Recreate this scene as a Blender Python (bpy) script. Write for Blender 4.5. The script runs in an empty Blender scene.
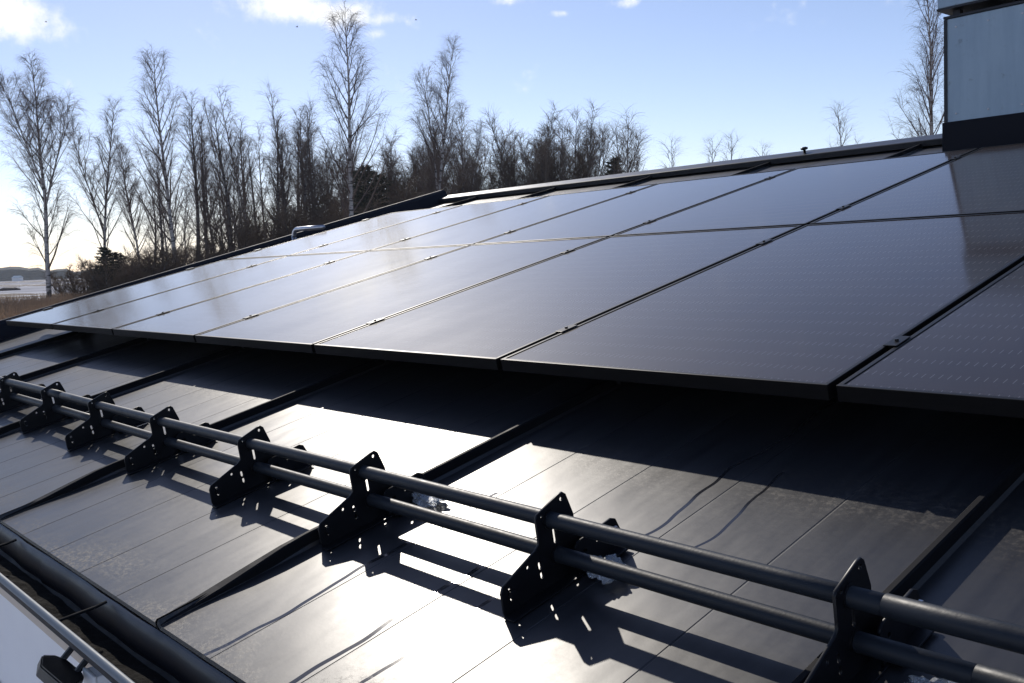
import bpy, bmesh, math, random
import numpy as np
from mathutils import Vector, Matrix

scene = bpy.context.scene
C = scene.collection
rad = math.radians
PITCH = rad(12.6)
cp, sp = math.cos(PITCH), math.sin(PITCH)


def RW(u, v, n):
    """roof frame (along eave, up the slope, off the sheet) -> world"""
    return Vector((u, v * cp - n * sp, v * sp + n * cp))


# ------------------------------------------------------------------ camera
F_PX = 954.0851
CAMR = np.array([[ 0.66612346,  0.71704641, -0.20524126],
 [ 0.03747311, -0.30700901, -0.95096858],
 [-0.74489952,  0.62577145, -0.23137586]])
CAM_ROOF = (7.32337, -1.67628, 0.84127)
AX = [Vector((1, 0, 0)), Vector((0, cp, sp)), Vector((0, -sp, cp))]


def cam_axis(i):
    return sum((AX[k] * float(CAMR[i, k]) for k in range(3)), Vector())


CX, CY, CZ = cam_axis(0), cam_axis(1), cam_axis(2)      # right, down, forward
CAM = RW(*CAM_ROOF)
cam_data = bpy.data.cameras.new('Camera')
cam_data.sensor_width = 36.0
cam_data.lens = F_PX / 1024 * 36
cam_data.clip_start = 0.05
cam_data.clip_end = 9000
cam = bpy.data.objects.new('Camera', cam_data)
C.objects.link(cam)
m = Matrix.Identity(4)
for r in range(3):
    m[r][0] = CX[r]
    m[r][1] = -CY[r]
    m[r][2] = -CZ[r]
    m[r][3] = CAM[r]
cam.matrix_world = m
scene.camera = cam


def pix_dir(x, y):
    return (CX * ((x - 512) / F_PX) + CY * ((y - 341.5) / F_PX) + CZ).normalized()


# ------------------------------------------------------------------ light
SUN_ROOF = Vector((-1.60, 1.03, 1.0))
SUN = (AX[0] * SUN_ROOF.x + AX[1] * SUN_ROOF.y + AX[2] * SUN_ROOF.z).normalized()
SUN_EL = math.asin(SUN.z)
SUN_AZ = math.atan2(SUN.x, SUN.y)
sun_data = bpy.data.lights.new('sun', 'SUN')
sun_data.energy = 3.3
sun_data.angle = rad(0.55)
sun_data.color = (1.0, 0.93, 0.83)
sun = bpy.data.objects.new('sun', sun_data)
C.objects.link(sun)
sun.rotation_euler = SUN.to_track_quat('Z', 'Y').to_euler()
sun.location = (0, 0, 30)

world = bpy.data.worlds.new('World')
scene.world = world
world.use_nodes = True
wt = world.node_tree
wt.nodes.clear()
wo = wt.nodes.new('ShaderNodeOutputWorld')
wb = wt.nodes.new('ShaderNodeBackground')
sky = wt.nodes.new('ShaderNodeTexSky')
sky.sky_type = 'NISHITA'
sky.sun_disc = False
sky.sun_elevation = SUN_EL
sky.sun_rotation = SUN_AZ
sky.air_density = 1.0
sky.dust_density = 0.35
sky.altitude = 1500
sky.ozone_density = 2.5
SKY_STRENGTH = 0.128
wb.inputs['Strength'].default_value = SKY_STRENGTH
tc = wt.nodes.new('ShaderNodeTexCoord')
# clouds: soft cumulus patches at fixed directions of the sky, edges broken by noise
nz = wt.nodes.new('ShaderNodeTexNoise')
nz.inputs['Scale'].default_value = 26
nz.inputs['Detail'].default_value = 7
nz.inputs['Roughness'].default_value = 0.6
wt.links.new(tc.outputs['Generated'], nz.inputs['Vector'])


def wmath(op, a, b=None, c=None):
    n_ = wt.nodes.new('ShaderNodeMath')
    n_.operation = op
    for i_, v_ in enumerate((a, b, c)):
        if v_ is None:
            continue
        if isinstance(v_, (int, float)):
            n_.inputs[i_].default_value = v_
        else:
            wt.links.new(v_, n_.inputs[i_])
    return n_.outputs[0]


acc = None
for (px, py, rx, ry, k) in [(6, 18, 42, 22, 1.0), (285, 6, 46, 16, 1.0), (335, 14, 40, 14, 1.0), (380, 20, 40, 9, .72), (378, 33, 16, 6, .8), (506, 1, 16, 6, .8),
                            (560, 13, 12, 4, .6), (412, 112, 14, 4, .45), (620, 3, 20, 5, .5)]:
    d = pix_dir(px, py)
    hx = d.cross(Vector((0, 0, 1))).normalized()
    hy = d.cross(hx).normalized()
    dx = wt.nodes.new('ShaderNodeVectorMath')
    dx.operation = 'DOT_PRODUCT'
    dx.inputs[1].default_value = hx * (F_PX / rx)
    dy = wt.nodes.new('ShaderNodeVectorMath')
    dy.operation = 'DOT_PRODUCT'
    dy.inputs[1].default_value = hy * (F_PX / ry)
    dz = wt.nodes.new('ShaderNodeVectorMath')
    dz.operation = 'DOT_PRODUCT'
    dz.inputs[1].default_value = d
    for q in (dx, dy, dz):
        wt.links.new(tc.outputs['Generated'], q.inputs[0])
    r2 = wmath('ADD', wmath('POWER', dx.outputs['Value'], 2), wmath('POWER', dy.outputs['Value'], 2))
    e = wmath('MULTIPLY', wmath('EXPONENT', wmath('MULTIPLY', r2, -0.9)), k)
    e = wmath('MULTIPLY', e, wmath('GREATER_THAN', dz.outputs['Value'], 0.1))
    acc = e if acc is None else wmath('MAXIMUM', acc, e)
thr = wmath('ADD', acc, wmath('MULTIPLY', wmath('SUBTRACT', nz.outputs['Fac'], 0.5), 2.1))
mr = wt.nodes.new('ShaderNodeMapRange')
mr.interpolation_type = 'SMOOTHSTEP'
wt.links.new(thr, mr.inputs['Value'])
mr.inputs['From Min'].default_value = 0.22
mr.inputs['From Max'].default_value = 1.05
mixc = wt.nodes.new('ShaderNodeMix')
mixc.data_type = 'RGBA'
wt.links.new(mr.outputs['Result'], mixc.inputs['Factor'])
tint = wt.nodes.new('ShaderNodeMix')          # camera white balance, on the whole sky
tint.data_type = 'RGBA'
tint.blend_type = 'MULTIPLY'
tint.inputs['Factor'].default_value = 1
tint.inputs['B'].default_value = (1.17, 1.0, .99, 1)
wt.links.new(sky.outputs['Color'], tint.inputs['A'])
wt.links.new(tint.outputs['Result'], mixc.inputs['A'])
mixc.inputs['B'].default_value = (9.0, 9.1, 9.3, 1)
wt.links.new(mixc.outputs['Result'], wb.inputs['Color'])
wt.links.new(wb.outputs['Background'], wo.inputs['Surface'])

scene.view_settings.view_transform = 'Standard'
scene.view_settings.look = 'None'
scene.view_settings.exposure = 0.0
scene.view_settings.gamma = 1.0
scene.view_settings.use_curve_mapping = False

# ------------------------------------------------------------------ materials


class NT:
    def __init__(self, name):
        self.mat = bpy.data.materials.new(name)
        self.mat.use_nodes = True
        self.t = self.mat.node_tree
        self.b = self.t.nodes['Principled BSDF']
        self.out = self.t.nodes['Material Output']
        self.tc = None

    def node(self, kind, **kw):
        n_ = self.t.nodes.new(kind)
        for k, v in kw.items():
            if hasattr(n_, k):
                setattr(n_, k, v)
            else:
                n_.inputs[k].default_value = v
        return n_

    def link(self, a, b):
        self.t.links.new(a, b)

    def coord(self, kind='Object'):
        if not self.tc:
            self.tc = self.node('ShaderNodeTexCoord')
        return self.tc.outputs[kind]

    def mapping(self, scale=(1, 1, 1), kind='Object', loc=(0, 0, 0)):
        mp = self.node('ShaderNodeMapping')
        mp.inputs['Scale'].default_value = scale
        mp.inputs['Location'].default_value = loc
        self.link(self.coord(kind), mp.inputs['Vector'])
        return mp.outputs['Vector']

    def noise(self, scale, detail=4, rough=.5, vec=None, dist=0):
        n_ = self.node('ShaderNodeTexNoise')
        n_.inputs['Scale'].default_value = scale
        n_.inputs['Detail'].default_value = detail
        n_.inputs['Roughness'].default_value = rough
        n_.inputs['Distortion'].default_value = dist
        self.link(vec if vec is not None else self.coord(), n_.inputs['Vector'])
        return n_.outputs['Fac']

    def math(self, op, a, b=None, c=None, clamp=False):
        n_ = self.node('ShaderNodeMath')
        n_.operation = op
        n_.use_clamp = clamp
        for i_, v_ in enumerate((a, b, c)):
            if v_ is None:
                continue
            if isinstance(v_, (int, float)):
                n_.inputs[i_].default_value = v_
            else:
                self.link(v_, n_.inputs[i_])
        return n_.outputs[0]

    def rng(self, v, a, b, c=0., d=1., smooth=True):
        n_ = self.node('ShaderNodeMapRange')
        if smooth:
            n_.interpolation_type = 'SMOOTHSTEP'
        self.link(v, n_.inputs['Value'])
        for k, x in zip(('From Min', 'From Max', 'To Min', 'To Max'), (a, b, c, d)):
            n_.inputs[k].default_value = x
        return n_.outputs['Result']

    def mix(self, f, a, b):
        n_ = self.node('ShaderNodeMix')
        n_.data_type = 'RGBA'
        if isinstance(f, (int, float)):
            n_.inputs['Factor'].default_value = f
        else:
            self.link(f, n_.inputs['Factor'])
        for k, v in (('A', a), ('B', b)):
            if isinstance(v, tuple):
                n_.inputs[k].default_value = (*v[:3], 1)
            else:
                self.link(v, n_.inputs[k])
        return n_.outputs['Result']

    def set(self, **kw):
        for k, v in kw.items():
            k = k.replace('_', ' ')
            if isinstance(v, (int, float)):
                self.b.inputs[k].default_value = v
            elif isinstance(v, tuple):
                self.b.inputs[k].default_value = (*v, 1) if len(v) == 3 else v
            else:
                self.link(v, self.b.inputs[k])
        return self

    def bump(self, h, strength=.3, dist=.01):
        n_ = self.node('ShaderNodeBump')
        n_.inputs['Strength'].default_value = strength
        n_.inputs['Distance'].default_value = dist
        self.link(h, n_.inputs['Height'])
        self.link(n_.outputs['Normal'], self.b.inputs['Normal'])


def simple(name, col, rough, metal=0., var=.25, scale=20, bump=0):
    n_ = NT(name)
    f = n_.noise(scale, 5)
    a = tuple(c * (1 - var) for c in col)
    b = tuple(min(1, c * (1 + var)) for c in col)
    n_.set(Base_Color=n_.mix(f, a, b), Roughness=n_.rng(f, .2, .8, rough * .88, min(1, rough * 1.12)), Metallic=metal)
    if bump:
        n_.bump(n_.noise(scale * 4, 4), bump, .004)
    return n_.mat


S_PITCH, S_ORG = 1.20276, -1.77715


def roof_material():
    n_ = NT('painted_roof_sheet')
    sep = n_.node('ShaderNodeSeparateXYZ')
    n_.link(n_.coord(), sep.inputs['Vector'])
    U, V = sep.outputs['X'], sep.outputs['Y']
    big = n_.noise(1.7, 4, .55)
    fine = n_.noise(60, 5, .65)
    streak = n_.noise(1.0, 6, .6, n_.mapping((26, 1.2, 1)))
    rough = n_.math('ADD', n_.rng(big, .3, .7, .375, .41), n_.math('MULTIPLY', n_.math('SUBTRACT', streak, .5), .10))
    rough = n_.math('ADD', rough, n_.math('MULTIPLY', n_.math('SUBTRACT', fine, .5), .10))
    col = n_.mix(n_.rng(streak, .3, .7), (.017, .017, .020), (.030, .030, .033))
    # dried dust crust: along the eave and in drifting patches by the panels
    crust_n = n_.noise(75, 8, .75)
    patch = n_.noise(3.2, 3, .5, n_.mapping((1, 1.4, 1), loc=(3.1, 0, 0)))
    eave = n_.rng(V, -1.14, -.98, 1, 0)
    up = n_.math('MULTIPLY', n_.math('MULTIPLY', n_.rng(V, -.36, -.16, 0, 1), n_.rng(V, -.15, -.02, 1, 0)), .45)
    up = n_.math('MULTIPLY', up, n_.rng(patch, .36, .6))
    where = n_.math('MAXIMUM', n_.math('MULTIPLY', eave, n_.rng(patch, .38, .62)), up)
    dust = n_.math('MULTIPLY', where, n_.rng(crust_n, .46, .66))
    dust = n_.math('MAXIMUM', dust, n_.math('MULTIPLY', n_.rng(n_.noise(5, 8, .7), .58, .75), n_.math('MULTIPLY', n_.rng(crust_n, .52, .7), .12)))
    col = n_.mix(n_.math('MULTIPLY', dust, .75), col, (.17, .135, .095))
    rough = n_.math('ADD', rough, n_.math('MULTIPLY', dust, .25))
    # meltwater runs: thin wandering smooth wet tracks
    wob = n_.math('MULTIPLY', n_.math('SUBTRACT', n_.noise(1.0, 2, .5, n_.mapping((.5, 3.2, 1))), .5), .10)
    uu = n_.math('ADD', U, wob)
    wet = None
    for (u0, v0, v1, w) in [(5.66, -1.2, -.42, .0065), (5.90, -1.2, -.66, .0075), (6.02, -1.2, -.72, .006), (6.12, -.50, .3, .005), (6.24, -.46, -.1, .004)]:
        dd = n_.math('ABSOLUTE', n_.math('SUBTRACT', uu, u0))
        a = n_.rng(dd, w * .75, w, 1, 0)
        a = n_.math('MULTIPLY', a, n_.math('MULTIPLY', n_.math('GREATER_THAN', V, v0), n_.math('LESS_THAN', V, v1)))
        wet = a if wet is None else n_.math('MAXIMUM', wet, a)
    rough = n_.math('MULTIPLY', rough, n_.math('SUBTRACT', 1.0, n_.math('MULTIPLY', wet, .68)))
    n_.set(Base_Color=col, Roughness=rough, IOR=1.55)
    h = n_.math('ADD', n_.math('MULTIPLY', n_.noise(2.3, 3, .5, n_.mapping((1.6, .8, 1))), 1.0), n_.math('MULTIPLY', fine, .012))
    h = n_.math('ADD', h, n_.math('MULTIPLY', dust, .03))
    n_.bump(h, .25, .02)
    return n_.mat


def glass_material():
    n_ = NT('solar_cell_glass')
    sep = n_.node('ShaderNodeSeparateXYZ')
    n_.link(n_.coord(), sep.inputs['Vector'])
    U, V = sep.outputs['X'], sep.outputs['Y']
    fu = n_.math('FRACT', n_.math('DIVIDE', U, .01733))
    fv = n_.math('FRACT', n_.math('DIVIDE', V, .0832))
    dash = n_.math('MULTIPLY', n_.math('LESS_THAN', fu, .075), n_.math('LESS_THAN', fv, .28))
    cell = n_.math('MAXIMUM', n_.math('LESS_THAN', n_.math('FRACT', n_.math('DIVIDE', U, .1675)), .008), n_.math('LESS_THAN', fv, .018))
    big = n_.noise(2.2, 5, .6)
    col = n_.mix(n_.rng(big, .3, .7), (.025, .016, .014), (.032, .021, .018))
    col = n_.mix(n_.math('MULTIPLY', cell, .6), col, (.004, .004, .005))
    col = n_.mix(n_.math('MULTIPLY', dash, .7), col, (.22, .22, .23))
    dustn = n_.noise(1.0, 7, .65, n_.mapping((3, 1.3, 1)))
    specks = n_.rng(n_.noise(85, 2, .5), .74, .80)
    col = n_.mix(n_.math('MULTIPLY', n_.rng(dustn, .25, .8), .03), col, (.32, .27, .20))
    col = n_.mix(n_.math('MULTIPLY', specks, .10), col, (.4, .38, .33))
    n_.set(Base_Color=col, Roughness=n_.rng(dustn, .2, .8, .48, .56), Specular_IOR_Level=0.065, Coat_Weight=1.0, Coat_IOR=1.215,
           Coat_Roughness=n_.rng(dustn, .2, .8, .075, .11))
    n_.bump(n_.noise(1.6, 2, .5), .02, .01)
    return n_.mat


def bark_material(name, white):
    n_ = NT(name)
    band = n_.noise(1.0, 5, .6, n_.mapping((1.2, 1.2, 5)))
    sep = n_.node('ShaderNodeSeparateXYZ')
    n_.link(n_.coord(), sep.inputs['Vector'])
    low = n_.rng(sep.outputs['Z'], .5, 3.5, .16, 0)
    f = n_.rng(n_.math('ADD', band, low), .50, .62)
    n_.set(Base_Color=n_.mix(f, white, tuple(c * .16 for c in white)), Roughness=.8)
    n_.bump(band, .5, .02)
    return n_.mat


M = {}
M['roof'] = roof_material()
M['seam'] = simple('seam_painted_metal', (.010, .010, .012), .65, var=.2)
M['trim'] = simple('dark_trim_metal', (.014, .015, .022), .42, var=.2)
M['gable'] = simple('gable_trim_metal', (.014, .015, .021), .6, var=.2)
M['ridge'] = simple('ridge_cap_metal', (.03, .03, .034), .36, var=.2)
M['bracket'] = simple('black_coated_steel', (.006, .006, .008), .42, var=.3)
M['tube'] = simple('grey_painted_tube', (.016, .020, .027), .48, var=.25, scale=45, bump=.08)
M['bolt'] = simple('zinc_bolt', (.55, .55, .56), .35, .9)
M['glass'] = glass_material()
M['frame'] = simple('black_anodised_frame', (.009, .008, .008), .40, .2, var=.15)
M['back'] = simple('panel_back_sheet', (.02, .02, .02), .6)
M['alu'] = simple('dark_mounting_rail', (.03, .03, .032), .4, .6)
M['gut_in'] = simple('gutter_inside', (.007, .007, .008), .6)
M['bead'] = simple('gutter_bead_paint', (.11, .14, .17), .55, var=.15)
M['debris'] = simple('wet_gutter_debris', (.006, .005, .004), .9, var=.6, scale=60, bump=.8)
M['cream'] = simple('cream_painted_board', (.55, .47, .38), .6, var=.1)
M['wall'] = simple('pale_grey_render', (.84, .83, .83), .8, var=.05, scale=6, bump=.15)
M['white_plastic'] = simple('pale_grey_plastic', (.62, .64, .66), .4, var=.05)
M['cable'] = simple('cable_sheath', (.03, .025, .05), .5)
M['pipe'] = simple('galvanised_pipe', (.55, .55, .58), .32, .85, var=.15)


def zinc():
    n_ = NT('weathered_zinc_sheet')
    a = n_.noise(2.2, 6, .6)
    b = n_.noise(1.0, 5, .65, n_.mapping((16, 16, 1.3)))
    s = n_.rng(n_.noise(18, 6, .7), .58, .72)
    col = n_.mix(n_.rng(n_.math('ADD', n_.math('MULTIPLY', a, .6), n_.math('MULTIPLY', b, .4)), .35, .65), (.33, .42, .50), (.43, .53, .60))
    col = n_.mix(n_.math('MULTIPLY', s, .45), col, (.12, .12, .13))
    n_.set(Base_Color=col, Roughness=n_.rng(a, .3, .7, .42, .6), Metallic=.35)
    n_.bump(n_.noise(5, 3, .5), .3, .012)
    return n_.mat


M['zinc'] = zinc()


def ice():
    n_ = NT('melting_ice')
    n_.set(Base_Color=(.88, .92, .96), Roughness=n_.rng(n_.noise(40, 4), .3, .7, .05, .35), IOR=1.31, Transmission_Weight=.75)
    n_.bump(n_.noise(70, 4), .6, .01)
    return n_.mat


M['ice'] = ice()
M['birch'] = bark_material('white_birch_bark', (.50, .47, .44))
M['birch_dark'] = bark_material('grey_birch_bark', (.17, .15, .135))
M['twig'] = simple('bare_twigs', (.14, .10, .085), .8, var=.3, scale=.6)
M['twig_grey'] = simple('grey_brown_twigs', (.15, .112, .09), .8, var=.3, scale=.6)
M['shrub'] = simple('shrub_twigs', (.15, .105, .075), .85, var=.3, scale=.6)
M['needle'] = simple('pine_needles', (.04, .045, .028), .8, var=.4, scale=1.5)
M['reed'] = simple('dry_reeds', (.36, .24, .15), .85, var=.4, scale=.3)
for k_, lv_ in (('frame', .22), ('tube', .3), ('seam', .12), ('gable', .12), ('gut_in', .2), ('debris', .1), ('bracket', .35)):
    M[k_].node_tree.nodes['Principled BSDF'].inputs['Specular IOR Level'].default_value = lv_
M['bird'] = simple('dark_feathers', (.02, .02, .02), .7)


# ------------------------------------------------------------------ mesh helpers
def mesh_np(name, verts, faces):
    me = bpy.data.meshes.new(name)
    me.from_pydata([tuple(v) for v in verts], [], [tuple(f) for f in faces])
    me.update()
    return me


def link(name, me, mat, parent=None, smooth=False):
    o = bpy.data.objects.new(name, me)
    C.objects.link(o)
    if mat:
        me.materials.clear()
        me.materials.append(mat)
    if smooth:
        me.polygons.foreach_set('use_smooth', [True] * len(me.polygons))
    if parent:
        o.parent = parent
    return o


def from_bm(name, bm, mat, parent=None, smooth=False):
    me = bpy.data.meshes.new(name)
    bmesh.ops.recalc_face_normals(bm, faces=bm.faces)
    bm.to_mesh(me)
    bm.free()
    return link(name, me, mat, parent, smooth)


def tag(o, label=None, cat=None, group=None, kind=None):
    if label:
        o['label'] = label
    if cat:
        o['category'] = cat
    if group:
        o['group'] = group
    if kind:
        o['kind'] = kind
    return o


def empty(name, loc, rot=(0, 0, 0)):
    o = bpy.data.objects.new(name, None)
    o.empty_display_size = .1
    C.objects.link(o)
    o.location = loc
    o.rotation_euler = rot
    return o


def copy_tree(o, parent=None):
    c = o.copy()
    C.objects.link(c)
    c.parent = parent
    for ch in list(o.children):
        copy_tree(ch, c)
    return c


def bx(bm, x0, x1, y0, y1, z0, z1, bevel=0.):
    b2 = bmesh.new()
    vs = [b2.verts.new((x, y, z)) for x in (x0, x1) for y in (y0, y1) for z in (z0, z1)]
    for f in ((0, 1, 3, 2), (4, 6, 7, 5), (0, 4, 5, 1), (2, 3, 7, 6), (0, 2, 6, 4), (1, 5, 7, 3)):
        b2.faces.new([vs[i] for i in f])
    bmesh.ops.recalc_face_normals(b2, faces=b2.faces)
    if bevel:
        bmesh.ops.bevel(b2, geom=list(b2.edges), offset=bevel, segments=2, affect='EDGES', profile=.6)
    tmp = bpy.data.meshes.new('tmp')
    b2.to_mesh(tmp)
    b2.free()
    bm.from_mesh(tmp)
    bpy.data.meshes.remove(tmp)


def tube(bm, pts, r, k=12, caps=True):
    pts = [Vector(p) for p in pts]
    rs = r if isinstance(r, (list, tuple)) else [r] * len(pts)
    rings = []
    up = None
    for i, p in enumerate(pts):
        t = (pts[min(i + 1, len(pts) - 1)] - pts[max(i - 1, 0)]).normalized()
        if up is None:
            up = Vector((0, 0, 1)) if abs(t.z) < .9 else Vector((0, 1, 0))
        a = t.cross(up).normalized()
        b = a.cross(t).normalized()
        up = b
        rings.append([bm.verts.new(p + (a * math.cos(2 * math.pi * j / k) + b * math.sin(2 * math.pi * j / k)) * rs[i]) for j in range(k)])
    for i in range(len(rings) - 1):
        for j in range(k):
            bm.faces.new((rings[i][j], rings[i][(j + 1) % k], rings[i + 1][(j + 1) % k], rings[i + 1][j]))
    if caps:
        bm.faces.new(rings[0][::-1])
        bm.faces.new(rings[-1])


def plate(name, outline, holes, thick, mat, parent, bevel=.0006):
    """flat plate in the (v, n) plane with real holes, extruded along u"""
    cu = bpy.data.curves.new('tmp_curve', 'CURVE')
    cu.dimensions = '2D'
    cu.fill_mode = 'BOTH'
    cu.extrude = thick / 2
    cu.bevel_depth = bevel
    cu.bevel_resolution = 0
    for loop in [outline] + holes:
        s = cu.splines.new('POLY')
        s.points.add(len(loop) - 1)
        for pt, q in zip(s.points, loop):
            pt.co = (q[0], q[1], 0, 1)
        s.use_cyclic_u = True
    ob = bpy.data.objects.new('tmp_curve', cu)
    C.objects.link(ob)
    bpy.context.view_layer.update()
    dg = bpy.context.evaluated_depsgraph_get()
    me = bpy.data.meshes.new_from_object(ob.evaluated_get(dg))
    bpy.data.objects.remove(ob)
    bpy.data.curves.remove(cu)
    # (x,y,z) -> (u=z, v=x, n=y)
    me.transform(Matrix(((0, 0, 1, 0), (1, 0, 0, 0), (0, 1, 0, 0), (0, 0, 0, 1))))
    me.name = name
    return link(name, me, mat, parent)


def circ(x, y, r, k=12):
    return [(x + r * math.cos(2 * math.pi * i / k), y + r * math.sin(2 * math.pi * i / k)) for i in range(k)]


def slot(x0, y0, x1, y1, r, k=6):
    a = math.atan2(y1 - y0, x1 - x0)
    pts = [(x1 + r * math.cos(a - math.pi / 2 + math.pi * i / k), y1 + r * math.sin(a - math.pi / 2 + math.pi * i / k)) for i in range(k + 1)]
    pts += [(x0 + r * math.cos(a + math.pi / 2 + math.pi * i / k), y0 + r * math.sin(a + math.pi / 2 + math.pi * i / k)) for i in range(k + 1)]
    return pts


ROT = (PITCH, 0, 0)
GABLE = -0.42
RIDGE = 5.04


def gab(v):
    return -.42 - .18 * v


EAVE = -1.163
U_END = 9.9
GROUND = CAM.z - 2.5

# ------------------------------------------------------------------ setting: ground, ice, hills
rng = np.random.default_rng(5)


def ground_mat():
    n_ = NT('winter_ground')
    a = n_.noise(.11, 5, .6)
    b = n_.noise(.9, 6, .65)
    c = n_.noise(9, 5, .7)
    grass = n_.mix(n_.rng(b, .35, .65), (.10, .065, .035), (.19, .13, .075))
    grass = n_.mix(n_.math('MULTIPLY', c, .5), grass, (.06, .045, .03))
    snow = n_.rng(n_.math('ADD', n_.math('MULTIPLY', a, .7), n_.math('MULTIPLY', b, .3)), .52, .56)
    sp_ = n_.node('ShaderNodeSeparateXYZ')
    n_.link(n_.coord(), sp_.inputs['Vector'])
    bounce_snow = n_.math('MULTIPLY', n_.rng(sp_.outputs['Y'], 6, -4, 0, 1), n_.rng(n_.math('ABSOLUTE', sp_.outputs['X']), 30, 24, 0, 1))  # unseen snow added by the house to bounce light onto its wall
    snow = n_.math('MAXIMUM', snow, n_.math('MULTIPLY', bounce_snow, n_.rng(b, .25, .4)))
    n_.set(Base_Color=n_.mix(snow, grass, (.78, .79, .82)), Roughness=.9)
    n_.bump(c, .6, .1)
    return n_.mat


def ice_mat():
    n_ = NT('lake_snow_ice')
    a = n_.noise(1, 6, .62, n_.mapping((.012, .012, 1)))
    b = n_.noise(1, 5, .6, n_.mapping((.08, .05, 1)))
    f = n_.rng(n_.math('ADD', n_.math('MULTIPLY', a, .6), n_.math('MULTIPLY', b, .4)), .40, .60)
    n_.set(Base_Color=n_.mix(f, (.25, .25, .28), (.52, .52, .55)), Roughness=.95, Specular_IOR_Level=.1)
    return n_.mat


gx = np.concatenate([[-1480, -600, -200], np.linspace(-70, 120, 39), [200, 500, 1100, 1480]])
gy = np.concatenate([[-1480, -900, -300], np.linspace(-150, 150, 51), [300, 700, 1100, 1480]])
gv, gf = [], []
for y in gy:
    for x in gx:
        edge = 0.0
        if x < -52 and y < 26:
            edge = -.25
        gv.append((x, y, GROUND + edge + .12 * math.sin(x * .13) * math.cos(y * .11)))
nx = len(gx)
for j in range(len(gy) - 1):
    for i in range(nx - 1):
        gf.append((j * nx + i, j * nx + i + 1, (j + 1) * nx + i + 1, (j + 1) * nx + i))
o = link('ground', mesh_np('ground', gv, gf), ground_mat(), smooth=True)
tag(o, kind='structure')
# frozen lake: a sheet beyond the reeds
lv = [(-1470, -1470, GROUND + .02), (-66, -1470, GROUND + .02), (-63, -200, GROUND + .02), (-64, 10, GROUND + .02), (-70, 16, GROUND + .02), (-82, 24, GROUND + .02), (-110, 34, GROUND + .02),
      (-200, 90, GROUND + .02), (-900, 600, GROUND + .02), (-1470, 1000, GROUND + .02)]
o = link('lake_ice', mesh_np('lake_ice', lv, [tuple(range(len(lv)))]), ice_mat())
tag(o, kind='structure')


def hills():
    bm_v, bm_f = [], []
    az0, az1, n_ = rad(-175), rad(30), 460
    for i in range(n_):
        a = az0 + (az1 - az0) * i / (n_ - 1)
        d = 900 + 120 * math.sin(3 * a + 1)
        base = 6.5 + 2.5 * math.sin(a * 5.1 + 2) + 2.5 * math.sin(a * 13 + 1) + 1.2 * math.sin(a * 41)
        h = base + rng.normal(0, .8)
        dx, dy = math.sin(a), math.cos(a)
        for (dd, z) in ((d, GROUND - .5), (d + 4, GROUND + h * .8), (d + 25, GROUND + h), (d + 160, GROUND - .5)):
            bm_v.append((dx * dd, dy * dd, z))
    for i in range(n_ - 1):
        for k in range(3):
            a = i * 4 + k
            bm_f.append((a, a + 1, a + 5, a + 4))
    n2 = NT('distant_forest')
    f = n2.noise(1, 6, .7, n2.mapping((.05, .05, .25)))
    n2.set(Base_Color=n2.mix(n2.rng(f, .35, .65), (.018, .026, .024), (.05, .055, .048)), Roughness=.95)
    n2.bump(f, 1, 3)
    o_ = link('hills', mesh_np('hills', bm_v, bm_f), n2.mat)
    tag(o_, kind='structure')


hills()

# ------------------------------------------------------------------ house: roof, ridge, gutter, wall
house = empty('house', (0, 0, 0))
tag(house, 'house with a low dark standing seam metal roof, dark gutter and pale wall', 'house')


def roof_part(name, bm, mat, smooth=False):
    o_ = from_bm(name, bm, mat, house, smooth)
    o_.rotation_euler = ROT
    return o_


def seam_u(k):
    return S_ORG + k * S_PITCH


EDGES = [GABLE] + [seam_u(k) for k in range(2, 10)] + [U_END]
for i in range(len(EDGES) - 1):
    u0, u1 = EDGES[i] + .004, EDGES[i + 1] - .004
    k0 = math.floor((EDGES[i] + .01 - S_ORG) / S_PITCH)
    base = seam_u(k0)
    prof = [(u0, .012), (u0 + .006, 0)]
    for q in range(1, 5):
        c = base + S_PITCH * q / 5
        if u0 + .05 < c < u1 - .05:
            prof += [(c - .0028, 0), (c - .001, -.0008), (c + .001, -.0008), (c + .0028, 0)]
    prof += [(u1 - .006, 0), (u1, .012)]
    vs = [EAVE, EAVE + .004, -.9, -.6, -.3, 0, .5, 1.2, 2, 3, 4, RIDGE]
    verts, faces = [], []
    for j, v in enumerate(vs):
        for q, (u, n) in enumerate(prof):
            if i == 0 and q < 2:
                u += gab(v) - GABLE
            verts.append((u, v, n - (.006 if j == 0 else 0)))
    w = len(prof)
    for j in range(len(vs) - 1):
        for q in range(w - 1):
            faces.append((j * w + q, j * w + q + 1, (j + 1) * w + q + 1, (j + 1) * w + q))
    o = link('roof_sheet', mesh_np('roof_sheet', verts, faces), M['roof'], house)
    o.rotation_euler = ROT

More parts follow.
